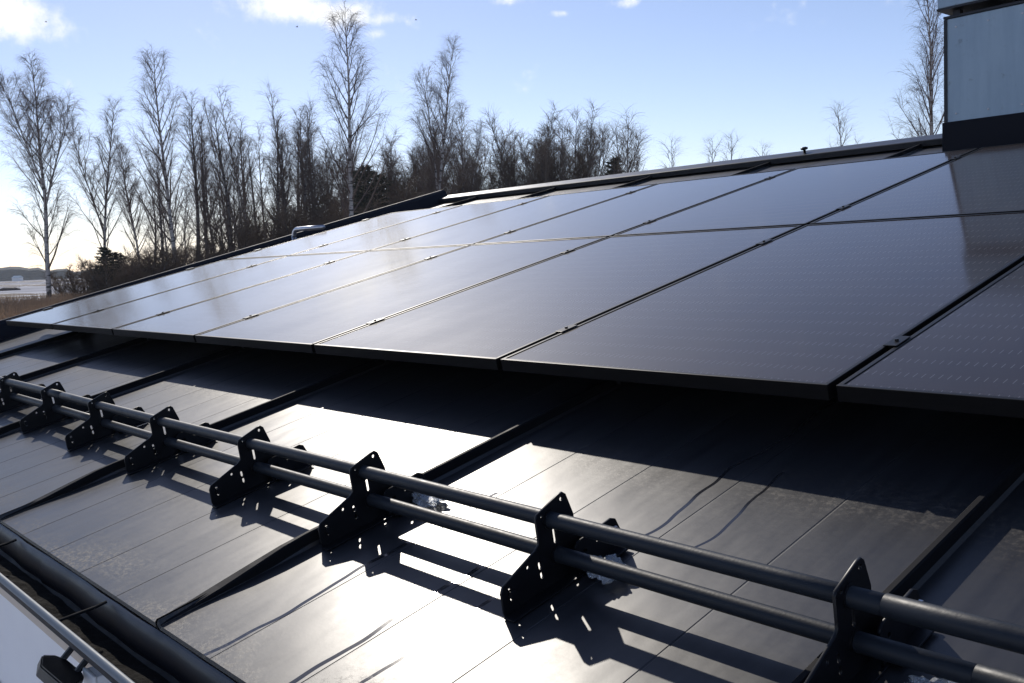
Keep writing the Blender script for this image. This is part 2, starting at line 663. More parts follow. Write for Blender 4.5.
for k in range(1, 10):
    u = seam_u(k)
    verts, faces = [], []
    stations = [(EAVE + .004, .004, .010, 0.), (EAVE + .06, .007, .016, -.004), (EAVE + .14, .014, .017, -.004), (EAVE + .22, .024, .014, 0.), (EAVE + .30, .032, .010, 0.), (EAVE + .36, .034, .0075, 0.), (0, .034, .0075, 0.),
                (2, .034, .0075, 0.), (3.6, .034, .0075, 0), (RIDGE - .13, .034, .0075, 0.)]
    if k == 1:
        stations = [(2.1, .034, .0075, 0.)] + stations[-2:]
    for (v, h, hw, off) in stations:
        for (a, n) in ((-hw - .012, 0.0015), (-hw, .006 if h > .012 else .003), (-hw, h - .003), (-hw + .003, h), (hw - .003, h), (hw, h - .003), (hw, h * .45), (hw * .8, h * .42), (hw * .8, .0015)):
            verts.append((u + a + off, v, n))
    w = 9
    for j in range(len(stations) - 1):
        for q in range(w - 1):
            faces.append((j * w + q, j * w + q + 1, (j + 1) * w + q + 1, (j + 1) * w + q))
    faces.append(tuple(range(w)))
    o = link('standing_seam', mesh_np('standing_seam', verts, faces), M['seam'], house)
    o.rotation_euler = ROT

# ridge cap: low cap with a folded front lip
LIP = RIDGE - .14
G1 = gab(RIDGE)
bm = bmesh.new()
prof = [(LIP + .006, .012), (LIP, .014), (LIP, .052), (LIP + .006, .056), (RIDGE + .02, .068)]
rows = []
for uu in (G1 - .02, 1.5, 3.5, 5.5, 7.5, U_END + .04):
    rows.append([bm.verts.new((uu, v, n)) for v, n in prof])
for a, b in zip(rows, rows[1:]):
    for q in range(len(prof) - 1):
        bm.faces.new((a[q], b[q], b[q + 1], a[q + 1]))
roof_part('ridge_cap', bm, M['ridge'])
# north slope and the far leaf of the ridge cap
bm = bmesh.new()
top = RW(0, RIDGE, 0)
topc = RW(0, RIDGE + .02, .068)
ys = top.y + 5.4
vs = [bm.verts.new(q) for q in ((G1, top.y, top.z), (U_END, top.y, top.z), (U_END, ys, top.z - 5.4 * math.tan(PITCH)), (G1, ys, top.z - 5.4 * math.tan(PITCH)))]
bm.faces.new(vs)
from_bm('rear_slope', bm, M['roof'], house)
bm = bmesh.new()
vs = [bm.verts.new(q) for q in ((G1 - .02, topc.y, topc.z), (U_END + .04, topc.y, topc.z), (U_END + .04, topc.y + .17, topc.z - .05), (G1 - .02, topc.y + .17, topc.z - .05), (G1 - .02, topc.y + .17, topc.z - .09), (U_END + .04, topc.y + .17, topc.z - .09))]
bm.faces.new(vs[:4])
bm.faces.new((vs[3], vs[2], vs[5], vs[4]))
from_bm('ridge_cap_rear', bm, M['ridge'], house)
# knob on the ridge
bm = bmesh.new()
kb = (3.30, RIDGE - .06)
tube(bm, [(kb[0], kb[1], .06), (kb[0], kb[1], .082), (kb[0], kb[1], .086), (kb[0], kb[1], .10), (kb[0], kb[1], .106)], [.010, .010, .026, .028, .014], 12)
roof_part('ridge_fixing', bm, M['bracket'], True)

# gable trims
for s in (1, -1):
    bm = bmesh.new()
    rows = []
    for v in (EAVE - .02, 0, 2, 4, RIDGE + .02):
        uu = gab(v) if s > 0 else U_END
        rows.append([bm.verts.new((uu + s * a, v, n)) for a, n in ((.10, .002), (.09, .03), (.05, .112), (.02, .136), (-.06, .132), (-.066, .12), (-.066, -.16), (-.05, -.165))])
    for a, b in zip(rows, rows[1:]):
        for q in range(7):
            bm.faces.new((a[q], b[q], b[q + 1], a[q + 1]))
    bm.faces.new(rows[0])
    bm.faces.new(rows[-1][::-1])
    roof_part('gable_trim', bm, M['gable'])

# drip flashing at the eave, in overlapping lengths
E0 = RW(0, EAVE, 0)
cuts = [GABLE - .04, 1.9, 3.32, 4.74, 6.16, 7.58, 9.0, U_END + .04]
for i in range(len(cuts) - 1):
    bm = bmesh.new()
    rows = []
    a0, a1 = cuts[i] - .03, cuts[i + 1]
    n_st = 14
    for j in range(n_st + 1):
        x = a0 + (a1 - a0) * j / n_st
        lap = .006 if j <= 0 else .0015
        wv = .0022 * math.sin(x * 9.3) + .0016 * math.sin(x * 23.1)
        pr = [(.0, -.0085), (-.004 - lap, -.011), (-.011 - lap, -.024), (-.016 - lap, -.042), (-.017 - lap, -.062), (-.013 - lap, -.078), (-.004 - lap, -.086)]
        rows.append([bm.verts.new((x, E0.y + p0 + wv, E0.z + p1)) for p0, p1 in pr])
    for a, b in zip(rows, rows[1:]):
        for q in range(6):
            bm.faces.new((a[q], b[q], b[q + 1], a[q + 1]))
    from_bm('drip_flashing', bm, M['trim'], house, True)

# gutter: half round trough
gc_y, gc_z, gr = E0.y - .058, E0.z - .030, .064
gut = None
bm = bmesh.new()
rows = []
for x in (GABLE - .1, 2, 4, 6, 8, U_END + .1):
    r_ = []
    for j in range(15):
        a = math.pi + math.pi * j / 14
        r_.append(bm.verts.new((x, gc_y + gr * math.cos(a), gc_z + gr * math.sin(a))))
    for j in range(14, -1, -1):
        a = math.pi + math.pi * j / 14
        r_.append(bm.verts.new((x, gc_y + (gr - .003) * math.cos(a), gc_z + (gr - .003) * math.sin(a))))
    rows.append(r_)
for a, b in zip(rows, rows[1:]):
    for q in range(30):
        bm.faces.new((a[q], b[q], b[(q + 1) % 30], a[(q + 1) % 30]))
for rr in (rows[0], rows[-1]):
    bm.faces.new(rr[:15] if rr is rows[0] else rr[:15][::-1])
gut = from_bm('gutter', bm, M['gut_in'], house, True)
bm = bmesh.new()
tube(bm, [(x, gc_y - gr + .001, gc_z + .004) for x in (GABLE - .1, 3, 6, U_END + .1)], .0085, 14)
from_bm('gutter_bead', bm, M['bead'], gut, True)
# debris lying in the trough
bm = bmesh.new()
rows = []
for j in range(300):
    x = GABLE + (U_END - GABLE) * j / 299
    hgt = .007 + .004 * math.sin(x * 7) + .002 * math.sin(x * 31 + 1)
    rr = []
    for q in range(7):
        yy = -.034 + .068 * q / 6
        zz = -math.sqrt(max(0, (gr - .004) ** 2 - yy * yy))
        rr.append(bm.verts.new((x, gc_y + yy, gc_z + max(zz + .001, -gr + .008 + hgt + rng.normal(0, .0012)))))
    rows.append(rr)
for a, b in zip(rows, rows[1:]):
    for q in range(6):
        bm.faces.new((a[q], b[q], b[q + 1], a[q + 1]))
tag(from_bm('gutter_debris', bm, M['debris'], gut), kind='stuff')
for i in range(13):
    x = .35 + i * .71 + .57
    bm = bmesh.new()
    tube(bm, [(x, gc_y - gr, gc_z + .004), (x + .004, gc_y - gr * .4, gc_z + .010), (x + .008, gc_y + gr * .3, gc_z + .016), (x + .010, E0.y - .014, gc_z + .022)], .0036, 8)
    from_bm('gutter_strap', bm, M['gut_in'], gut)

# wall, cream batten
bm = bmesh.new()
WY = E0.y - .004
bx(bm, GABLE + .25, U_END - .25, WY, WY + .25, GROUND - .3, E0.z - .105)
from_bm('wall', bm, M['wall'], house)
bm = bmesh.new()
bx(bm, GABLE + .25, U_END - .25, WY - .013, WY - .001, -.470, -.444, .002)
from_bm('cream_batten', bm, M['cream'], house)
for x0 in (GABLE + .25, U_END - .5):
    bm = bmesh.new()
    vs0 = []
    ya, yb = WY + .252, ys - .4
    za, zb, zr = E0.z - .11, top.z - 5.4 * math.tan(PITCH) - .1, top.z - .12
    prof = [(ya, GROUND - .3), (yb, GROUND - .3), (yb, zb + .05), (top.y, zr), (ya, za + .02)]
    A = [bm.verts.new((x0, y, z)) for y, z in prof]
    B = [bm.verts.new((x0 + .25, y, z)) for y, z in prof]
    bm.faces.new(A)
    bm.faces.new(B[::-1])
    for q in range(5):
        bm.faces.new((A[q], B[q], B[(q + 1) % 5], A[(q + 1) % 5]))
    from_bm('gable_wall', bm, M['wall'], house)

# ------------------------------------------------------------------ chimney
CHU, CHV = 4.86, 3.85
cb = RW(CHU, CHV, 0)
chim = empty('chimney', cb)
tag(chim, 'square chimney clad in blue grey zinc sheet with dark base flashing', 'chimney')
CW, CD = 1.0, .62
bm = bmesh.new()
bx(bm, 0, CW, 0, CD, -.1, .84, .004)
from_bm('shaft', bm, M['zinc'], chim)
bm = bmesh.new()
bx(bm, -.012, CW + .012, -.018, CD + .012, -.12, .265, .003)
from_bm('base_flashing', bm, M['gable'], chim)
for a in (-.006, CW - .012):
    bm = bmesh.new()
    bx(bm, a, a + .018, -.006, .012, .267, .839)
    from_bm('corner_trim', bm, M['trim'], chim)
for k in range(6):
    for z in (.31, .79):
        bm = bmesh.new()
        cx_ = .06 + k * (CW - .12) / 5
        tube(bm, [(cx_, .001, z), (cx_, -.003, z), (cx_, -.004, z)], [.006, .006, .003], 8)
        from_bm('rivet', bm, M['pipe'], chim)
bm = bmesh.new()
bx(bm, -.008, CW + .008, -.008, CD + .008, .842, .856, .002)
from_bm('top_flange', bm, M['trim'], chim)
for (a, b) in ((.03, .03), (CW - .07, .03), (.03, CD - .07), (CW - .07, CD - .07)):
    bm = bmesh.new()
    bx(bm, a, a + .04, b, b + .04, .857, .888)
    from_bm('cap_post', bm, M['trim'], chim)
bm = bmesh.new()
bx(bm, -.03, CW + .03, -.03, CD + .03, .902, 1.15, .004)
cap = from_bm('cap', bm, M['zinc'], chim)
bm = bmesh.new()
bx(bm, -.034, CW + .034, -.034, CD + .034, .889, .9)
from_bm('drip_edge', bm, M['trim'], cap)

# ------------------------------------------------------------------ solar panels
PW, PL, GAP = 1.05, 1.7016, .020
NTOP = .165


def make_panel():
    root = empty('solar_panel', (0, 0, 0), ROT)
    w, l = PW - GAP, PL - .020
    bm = bmesh.new()
    t = .011
    z0, z1 = NTOP - .035, NTOP
    bx(bm, 0, w, 0, t, z0, z1, .0012)
    bx(bm, 0, w, l - t, l, z0, z1, .0012)
    bx(bm, 0, t, t + .0005, l - t - .0005, z0, z1, .0012)
    bx(bm, w - t, w, t + .0005, l - t - .0005, z0, z1, .0012)
    from_bm('frame', bm, M['frame'], root)
    bm = bmesh.new()
    vs_ = [bm.verts.new((x, y, NTOP - .0022)) for x, y in ((t, t), (w - t, t), (w - t, l - t), (t, l - t))]
    bm.faces.new(vs_)
    from_bm('glass', bm, M['glass'], root)
    bm = bmesh.new()
    vs_ = [bm.verts.new((x, y, NTOP - .008)) for x, y in ((t, t), (t, l - t), (w - t, l - t), (w - t, t))]
    bm.faces.new(vs_)
    from_bm('back_sheet', bm, M['back'], root)
    for v in (.29, 1.39):
        bm = bmesh.new()
        cx_ = w + GAP / 2
        bx(bm, cx_ - .016, cx_ + .016, v - .035, v + .035, NTOP + .001, NTOP + .0035, .001)
        bx(bm, cx_ - .006, cx_ + .006, v - .03, v + .03, NTOP - .05, NTOP + .0005)
        c_ = from_bm('clamp', bm, M['frame'], root)
        bm = bmesh.new()
        tube(bm, [(cx_, v, NTOP + .0036), (cx_, v, NTOP + .008)], .005, 6)
        from_bm('bolt', bm, M['alu'], c_)
    return root


ordn = ['first', 'second', 'third', 'fourth', 'fifth', 'sixth', 'seventh']
proto = make_panel()
first = True
for row in (0, 1):
    for k in range(7):
        o = proto if first else copy_tree(proto)
        first = False
        o.location = RW(k * PW + GAP / 2, row * PL, 0)
        rowname = ('lower', 'upper')[row]
        if k == 0:
            where = ', at the left gable end'
        elif k == 6:
            where = ', at the right edge of the photo' if row == 0 else ', in front of the chimney'
        else:
            where = ', %s from the left gable end' % ordn[k]
        if row == 0 and k == 5:
            where = ', largest one wholly in view'
        if row == 1 and k == 5:
            where = ', sixth from the left gable end'
        tag(o, 'black framed solar panel in the %s row%s' % (rowname, where), 'solar panel', 'solar panels laid in two rows on the roof')
# end clamps live on the first column
for o in [q for q in C.objects if q.name.startswith('solar_panel') and abs(q.location.x - GAP / 2) < .01]:
    for v in (.29, 1.39):
        bm = bmesh.new()
        bx(bm, -.03, .010, v - .03, v + .03, NTOP + .001, NTOP + .005, .001)
        bx(bm, -.03, -.0265, v - .03, v + .03, NTOP - .04, NTOP + .0005)
        from_bm('end_clamp', bm, M['frame'], o)

for i, v in enumerate((.29, 1.39, PL + .29, PL + 1.39)):
    root = empty('mounting_rail', RW(0, v, 0), ROT)
    tag(root, ['dark aluminium rail holding the lowest edge of the lower row of solar panels', 'dark aluminium rail under the top edge of the lower row of panels',
               'dark aluminium rail under the bottom edge of the upper row of panels', 'dark aluminium rail under the topmost edge of the upper row of panels'][i], 'mounting rail', 'mounting rails under the solar panels')
    bm = bmesh.new()
    bx(bm, -.06, 7.42, -.02, .02, .088, .1285, .002)
    from_bm('rail', bm, M['alu'], root)
    for k in range(2, 8):
        bm = bmesh.new()
        u = seam_u(k)
        bx(bm, u - .026, u - .0085, -.035, .035, .012, .06, .002)
        bx(bm, u + .0085, u + .026, -.035, .035, .012, .06, .002)
        bx(bm, u - .026, u + .026, -.035, .035, .0605, .087, .002)
        from_bm('seam_clamp', bm, M['alu'], root)

# ------------------------------------------------------------------ snow guard
RV, RN, LV, LN = -.646, .122, -.645, .052
guard = empty('snow_guard', RW(0, -.645, 0), ROT)
tag(guard, 'long black two tube snow guard on triangular plate brackets above the eave', 'snow guard')


def rail(v, n, cuts_, rr):
    for i in range(len(cuts_) - 1):
        a, b = cuts_[i], cuts_[i + 1]
        r_ = rr[i % len(rr)]
        bm_ = bmesh.new()
        sag = lambda x: .0015 * math.sin(x * 2.6)
        nst = max(6, int((b - a) / .15))
        pts = [(a + (b - a) * j / nst, v + .645, n + sag(a + (b - a) * j / nst)) for j in range(nst + 1)]
        rs = [r_] * (nst + 1)
        pts = [(a - .001, pts[0][1], pts[0][2])] + pts + [(b + .001, pts[-1][1], pts[-1][2])]
        rs = [r_ * .93] + rs + [r_ * .93]
        tube(bm_, pts, rs, 28)
        from_bm('rail', bm_, M['tube'], guard, True)


rail(RV, RN, [.25, 3.30, 6.73, 9.2], [.0165, .0150, .0163])
rail(LV, LN, [.25, 3.62, 6.84, 9.2], [.0160, .0148, .0160])

OUT = [(-.146, .003), (-.148, .010), (-.145, .046), (-.138, .056), (-.050, .083), (-.040, .090), (-.038, .100), (-.035, .136), (-.030, .143), (.030, .157), (.040, .158), (.047, .151), (.056, .108), (.052, .080),
       (.060, .066), (.092, .058), (.104, .030), (.104, .003)]
HOLES = [circ(.034, .147, .0045), slot(.000, .078, .002, .102, .0042), slot(-.125, .026, -.125, .030, .004), slot(-.125, .042, -.125, .046, .004), slot(-.048, .030, -.048, .036, .004), slot(-.048, .048, -.048, .056, .004),
         circ(-.075, .062, .0042), circ(-.020, .137, .0032), circ(.024, .024, .005), circ(.07, .03, .005)]
REAR = [(.022, .003), (.022, .058), (.030, .066), (.125, .070), (.136, .064), (.148, .026), (.144, .003)]
RHOLES = [circ(.045, .042, .005), circ(.045, .024, .005), circ(.080, .048, .005), circ(.12, .050, .005)]


def make_bracket(u, sheet_mid):
    b = plate('bracket', OUT, HOLES, .004, M['bracket'], guard)
    b.location = (u, 0, 0)
    # foot flange lying on the sheet and the counter plate behind
    bm_ = bmesh.new()
    bx(bm_, .0022, .030, -.152, .10, .0015, .0052, .001)
    from_bm('foot_flange', bm_, M['bracket'], b)
    cpt = plate('counter_plate', REAR, RHOLES, .004, M['bracket'], b)
    cpt.location = (.024, 0, 0)
    bm_ = bmesh.new()
    bx(bm_, .0215, .048, .03, .142, .0055, .0092, .001)
    from_bm('rear_flange', bm_, M['bracket'], b)
    for (vv, nn, ua, ub) in ((.12, .050, .018, .040), (.070, .030, -.008, .020), (-.125, .036, -.006, .012)):
        bm_ = bmesh.new()
        tube(bm_, [(ua, vv, nn), (ub, vv, nn)], .0042, 10)
        tube(bm_, [(ub - .006, vv, nn), (ub, vv, nn)], .0085, 6)
        tube(bm_, [(ua, vv, nn), (ua + .004, vv, nn)], .008, 6)
        from_bm('bolt', bm_, M['bolt'] if vv > .1 else M['bracket'], b)
    # rail collars on the plate
    for (cv, cn) in ((RV + .645, RN), (LV + .645, LN)):
        bm_ = bmesh.new()
        tube(bm_, [(-.004, cv, cn), (.005, cv, cn)], .0185, 24)
        from_bm('rail_collar', bm_, M['bracket'], b)
    return b


b0 = make_bracket(0, 0)
j = 0
for i in range(12):
    u = seam_u(7) - .6014 * i + .6014 + (0, -.02, 0, -.012, .028, .010, .025, .05, .01, -.01, .02, 0)[i]
    o = b0 if i == 0 else copy_tree(b0, guard)
    o.location = (u + .054, 0, 0.0)

# lumps of ice under the guard
rng2 = random.Random(8)


def ice_lump(u, v, size, label, group=None):
    bm_ = bmesh.new()
    bmesh.ops.create_icosphere(bm_, subdivisions=4, radius=1)
    for q in bm_.verts:
        c = q.co
        d = 1 + .22 * math.sin(c.x * 5 + u * 9) * math.sin(c.y * 6 + 1) + .16 * math.sin(c.z * 9 + c.x * 7) + .10 * math.sin(c.x * 17 + c.y * 13)
        q.co = Vector((c.x * d * size[0], c.y * d * size[1], max(-.2, c.z) * d * size[2]))
    o_ = from_bm('ice_lump', bm_, M['ice'], None, True)
    o_.location = RW(u, v, .2 * size[2] + .010)
    o_.rotation_euler = ROT
    tag(o_, label, 'ice', 'lumps of ice under the snow guard')


ice_lump(6.17, -.60, (.040, .030, .020), 'glistening lump of ice beside the middle large snow guard bracket')
ice_lump(5.54, -.53, (.045, .030, .022), 'bright lump of ice behind the snow guard where a seam meets a bracket')
ice_lump(6.80, -.66, (.045, .028, .018), 'glistening lump of ice under the tubes at the bottom right')

# ------------------------------------------------------------------ things on the wall under the gutter
fl = empty('floodlight', (5.06, WY, -.415))
tag(fl, 'small black floodlight on two short arms under the gutter', 'floodlight')
for xx in (-.045, .055):
    bm = bmesh.new()
    tube(bm, [(xx, -.001, .022), (xx, -.03, .018), (xx, -.062, -.012)], .0075, 6)
    from_bm('arm', bm, M['bracket'], fl)
bm = bmesh.new()
prof = [(-.125, -.112), (-.100, -.090), (-.055, -.078), (.045, -.076), (.080, -.082), (.102, -.112), (.085, -.130), (-.06, -.134)]
A = [bm.verts.new((x + .02, y + .022, -.010)) for x, y in prof]
B = [bm.verts.new((x * 1.05 + .02, y + .010, -.034)) for x, y in prof]
bm.faces.new(A)
bm.faces.new(B[::-1])
for q in range(8):
    bm.faces.new((A[q], B[q], B[(q + 1) % 8], A[(q + 1) % 8]))
bmesh.ops.bevel(bm, geom=list(bm.edges), offset=.003, segments=2, affect='EDGES')
from_bm('housing', bm, M['bracket'], fl)
jb = empty('junction_box', (5.155, WY, -.462))
tag(jb, 'small pale grey junction box on the wall beside the black floodlight', 'junction box')
bm = bmesh.new()
bx(bm, -.035, .035, -.045, -.001, -.04, .04, .004)
from_bm('box', bm, M['white_plastic'], jb)
bm = bmesh.new()
bx(bm, -.038, .038, -.052, -.0455, -.043, .043, .003)
from_bm('lid', bm, M['white_plastic'], jb)
bm = bmesh.new()
tube(bm, [(x, WY - .006, -.795 + .003 * math.sin(x * 3)) for x in np.linspace(GABLE + .3, U_END - .3, 40)], .004, 8)
tag(from_bm('cable', bm, M['cable'], None, True), 'thin dark cable running along the pale wall low under the gutter', 'cable')

# bent pipe end at the gable
pp = empty('handrail_pipe', RW(-.62, 2.75, 0))
tag(pp, 'bent silver pipe end showing above the dark gable edge of the roof', 'pipe')
bm = bmesh.new()
z0 = .12
pts = [(-.12, -.02, -.30), (-.12, -.02, z0)]
for q in range(7):
    a = math.pi / 2 * q / 6
    pts.append((-.12 + .07 * (1 - math.cos(a)), -.02, z0 + .07 * math.sin(a)))
pts += [(.1, -.02, z0 + .07), (.42, -.02, z0 + .066)]
tube(bm, pts, .021, 14)
from_bm('tube', bm, M['pipe'], pp, True)

# ------------------------------------------------------------------ trees


def sweep(V, F, pts, rs, k):
    """append a k-sided tapered tube to the vertex / face lists"""
    pts = np.asarray(pts)
    n_ = len(pts)
    t = np.gradient(pts, axis=0)
    t /= np.linalg.norm(t, axis=1)[:, None] + 1e-9
    ref = np.array([0.31, 0.17, .93]) if abs(t[0, 2]) < .8 else np.array([1., .1, 0])
    a = np.cross(t, ref)
    a /= np.linalg.norm(a, axis=1)[:, None] + 1e-9
    b = np.cross(t, a)
    base = sum(len(x) for x in V)
    ang = np.arange(k) * 2 * np.pi / k
    ring = pts[:, None, :] + np.asarray(rs)[:, None, None] * (np.cos(ang)[None, :, None] * a[:, None, :] + np.sin(ang)[None, :, None] * b[:, None, :])
    V.append(ring.reshape(-1, 3))
    idx = base + np.arange(n_ * k).reshape(n_, k)
    A_ = idx[:-1]
    B_ = idx[1:]
    F.append(np.stack([A_, np.roll(A_, -1, 1), np.roll(B_, -1, 1), B_], -1).reshape(-1, 4))


def fast_mesh(name, V, F):
    v = np.concatenate(V)
    f = np.concatenate(F)
    me = bpy.data.meshes.new(name)
    me.vertices.add(len(v))
    me.vertices.foreach_set('co', v.astype(np.float32).ravel())
    me.loops.add(f.size)
    me.loops.foreach_set('vertex_index', f.astype(np.int32).ravel())
    me.polygons.add(len(f))
    me.polygons.foreach_set('loop_start', np.arange(len(f), dtype=np.int32) * 4)
    me.polygons.foreach_set('loop_total', np.full(len(f), 4, dtype=np.int32))
    me.update()
    me.validate()
    return me


def curve_branch(g, p, d, L, n_, bend, jit, droop=0.):
    pts = [p]
    d = d / np.linalg.norm(d)
    for i in range(n_):
        f = (i + 1) / n_
        d = d + np.array([0, 0, bend / n_ - droop * f * f / n_ * 2]) + g.normal(0, jit, 3)
        d /= np.linalg.norm(d)
        pts.append(pts[-1] + d * L / n_)
    return np.array(pts)


def grow_batch(g, p, d, L, n_, bend, jit, droop):
    d = d / (np.linalg.norm(d, axis=1)[:, None] + 1e-9)
    P_ = [p]
    for i in range(n_):
        f = (i + 1) / n_
        d = d + g.normal(0, jit, d.shape)
        d[:, 2] += bend / n_ - droop * f * f / n_ * 2
        d /= np.linalg.norm(d, axis=1)[:, None] + 1e-9
        P_.append(P_[-1] + d * (L / n_)[:, None])
    return np.stack(P_, 1)


def sweep_batch(V, F, P_, R_, k):
    """many k-sided tapered tubes at once: P_ (N, n, 3), R_ (N, n)"""
    N, n_, _ = P_.shape
    t = np.gradient(P_, axis=1)
    t /= np.linalg.norm(t, axis=2)[..., None] + 1e-9
    ref = np.where((np.abs(t[:, :1, 2]) < .8)[..., None], np.array([.31, .17, .93]), np.array([1., .1, 0]))
    a = np.cross(t, np.broadcast_to(ref, t.shape))
    a /= np.linalg.norm(a, axis=2)[..., None] + 1e-9
    b = np.cross(t, a)
    ang = np.arange(k) * 2 * np.pi / k
    ring = P_[:, :, None, :] + R_[:, :, None, None] * (np.cos(ang)[None, None, :, None] * a[:, :, None, :] + np.sin(ang)[None, None, :, None] * b[:, :, None, :])
    base = sum(len(x) for x in V)
    V.append(ring.reshape(-1, 3))
    idx = base + np.arange(N * n_ * k).reshape(N, n_, k)
    A_, B_ = idx[:, :-1], idx[:, 1:]
    F.append(np.stack([A_, np.roll(A_, -1, 2), np.roll(B_, -1, 2), B_], -1).reshape(-1, 4))


def along(P_, idx, f):
    x = np.clip(f, 0, .995) * (P_.shape[1] - 1)
    i = x.astype(int)
    w = (x - i)[:, None]
    a, b = P_[idx, i], P_[idx, i + 1]
    dd = b - a
    dd /= np.linalg.norm(dd, axis=1)[:, None] + 1e-9
    return a * (1 - w) + b * w, dd, i


def bare_tree(seed, H, trunks=1, spread=.17, start=.22, nb=34, asc=1.0, sub=9, twigs=5, r0=.13, lean=.02, tw=.0075, droop=.9, fork=0, bushy=0., bend=.5):
    g = np.random.default_rng(seed)
    TV, TF, CV, CF = [], [], [], []
    for t in range(trunks):
        h = H * (1 if t == 0 else g.uniform(.72, .98))
        a = g.uniform(0, 6.28)
        base = np.array([math.cos(a), math.sin(a), 0]) * (0 if trunks == 1 else .25 + .3 * g.random())
        dirv = np.array([math.cos(a) * (lean + bushy * g.random()), math.sin(a) * (lean + bushy * g.random()), 1.])
        pts = curve_branch(g, base, dirv, h, 16, .12, .022)
        rr = (r0 * h / H / (1 if trunks == 1 else 1.5)) * (1 - np.linspace(0, 1, 17)) ** .8 + .008
        sweep(TV, TF, pts, rr, 7)
        mains = [(pts, rr, h, start)]
        for f_ in range(fork):
            i = int(g.uniform(4, 9))
            a2 = g.uniform(0, 6.28)
            L = h * (1 - i / 16) * g.uniform(.7, .9)
            q = curve_branch(g, pts[i], np.array([math.cos(a2) * .42, math.sin(a2) * .42, 1]), L, 12, .3, .03)
            rq = rr[i] * .62 * (1 - np.linspace(0, 1, 13)) ** .8 + .008
            sweep(TV, TF, q, rq, 6)
            mains.append((q, rq, L, .15))
        for (mp, mr, mh, st) in mains:
            nbr = max(8, int(nb * (mh / H) / trunks ** .45))
            bi = np.arange(nbr)
            f = np.minimum(st + (1 - st) * ((bi + g.random(nbr)) / nbr) ** .9, .985)
            p, _, i = along(mp[None], np.zeros(nbr, int), f)
            a = bi * 2.4 + g.normal(0, .5, nbr)
            L = H * spread * (1.25 * (1 - f) ** .75 + .16) * g.uniform(.6, 1.2, nbr)
            d = np.stack([np.cos(a), np.sin(a), asc * g.uniform(.7, 1.35, nbr)], 1)
            Q = grow_batch(g, p, d, L, 7, bend, .05, 0.)
            rb = np.minimum(mr[i] * .5, .012 + L * .009)[:, None] * (1 - np.linspace(0, 1, 8))[None] ** .7 + tw * .8
            sweep_batch(CV, CF, Q, rb, 4)
            ns = np.maximum(3, (sub * (L / (H * spread)) ** .6 * g.uniform(.7, 1.2, nbr)).astype(int))
            idx = np.repeat(np.arange(nbr), ns)
            N2 = len(idx)
            fs = .12 + .88 * g.random(N2)
            p2, d2, _ = along(Q, idx, fs)
            d2 = d2 + g.normal(0, .42, (N2, 3)) + np.array([0, 0, .1])
            L2 = (L[idx] * .42 * (1.1 - fs * .5) + .25) * g.uniform(.6, 1.2, N2)
            Q2 = grow_batch(g, p2, d2, L2, 4, .2, .06, droop * .5)
            sweep_batch(CV, CF, Q2, np.broadcast_to(tw * (1.15 - .5 * np.linspace(0, 1, 5)), (N2, 5)), 3)
            idx3 = np.repeat(np.arange(N2), twigs)
            N3 = len(idx3)
            p3, d3, _ = along(Q2, idx3, .15 + .85 * g.random(N3))
            d3 = d3 + g.normal(0, .5, (N3, 3))
            L3 = g.uniform(.3, 1.1, N3) * (.4 + .035 * H)
            Q3 = grow_batch(g, p3, d3, L3, 3, 0, .07, droop)
            sweep_batch(CV, CF, Q3, np.broadcast_to(tw * np.array([.55, .48, .40, .22]), (N3, 4)), 3)
    return fast_mesh('trunk', TV, TF), fast_mesh('crown', CV, CF)


def conifer(seed, H, w=.26):
    g = np.random.default_rng(seed)
    TV, TF, CV, CF = [], [], [], []
    pts = curve_branch(g, np.zeros(3), np.array([.02, 0, 1.]), H, 10, .1, .012)
    sweep(TV, TF, pts, .13 * (1 - np.linspace(0, 1, 11)) + .01, 6)
    nbr = 95
    for b in range(nbr):
        f = .08 + .91 * b / nbr
        p = np.array([np.interp(f * 10, range(11), pts[:, k]) for k in range(3)])
        a = b * 2.4 + g.normal(0, .4)
        L = H * w * (1 - f) ** .7 * g.uniform(.5, 1.15) + .15
        q = curve_branch(g, p, np.array([math.cos(a), math.sin(a), .25]), L, 5, .1, .08, .3)
        sweep(CV, CF, q, .02 * (1 - np.linspace(0, .8, 6)), 3)
        for s in range(int(26 + L * 22)):
            i = int(g.integers(0, 5))
            pp_ = q[i] + (q[i + 1] - q[i]) * g.random()
            d = (q[i + 1] - q[i]) / np.linalg.norm(q[i + 1] - q[i]) + g.normal(0, .7, 3)
            qq = np.array([pp_, pp_ + d / np.linalg.norm(d) * g.uniform(.14, .34)])
            sweep(CV, CF, qq, np.array([.045, .012]), 3)
    return fast_mesh('trunk', TV, TF), fast_mesh('crown', CV, CF)


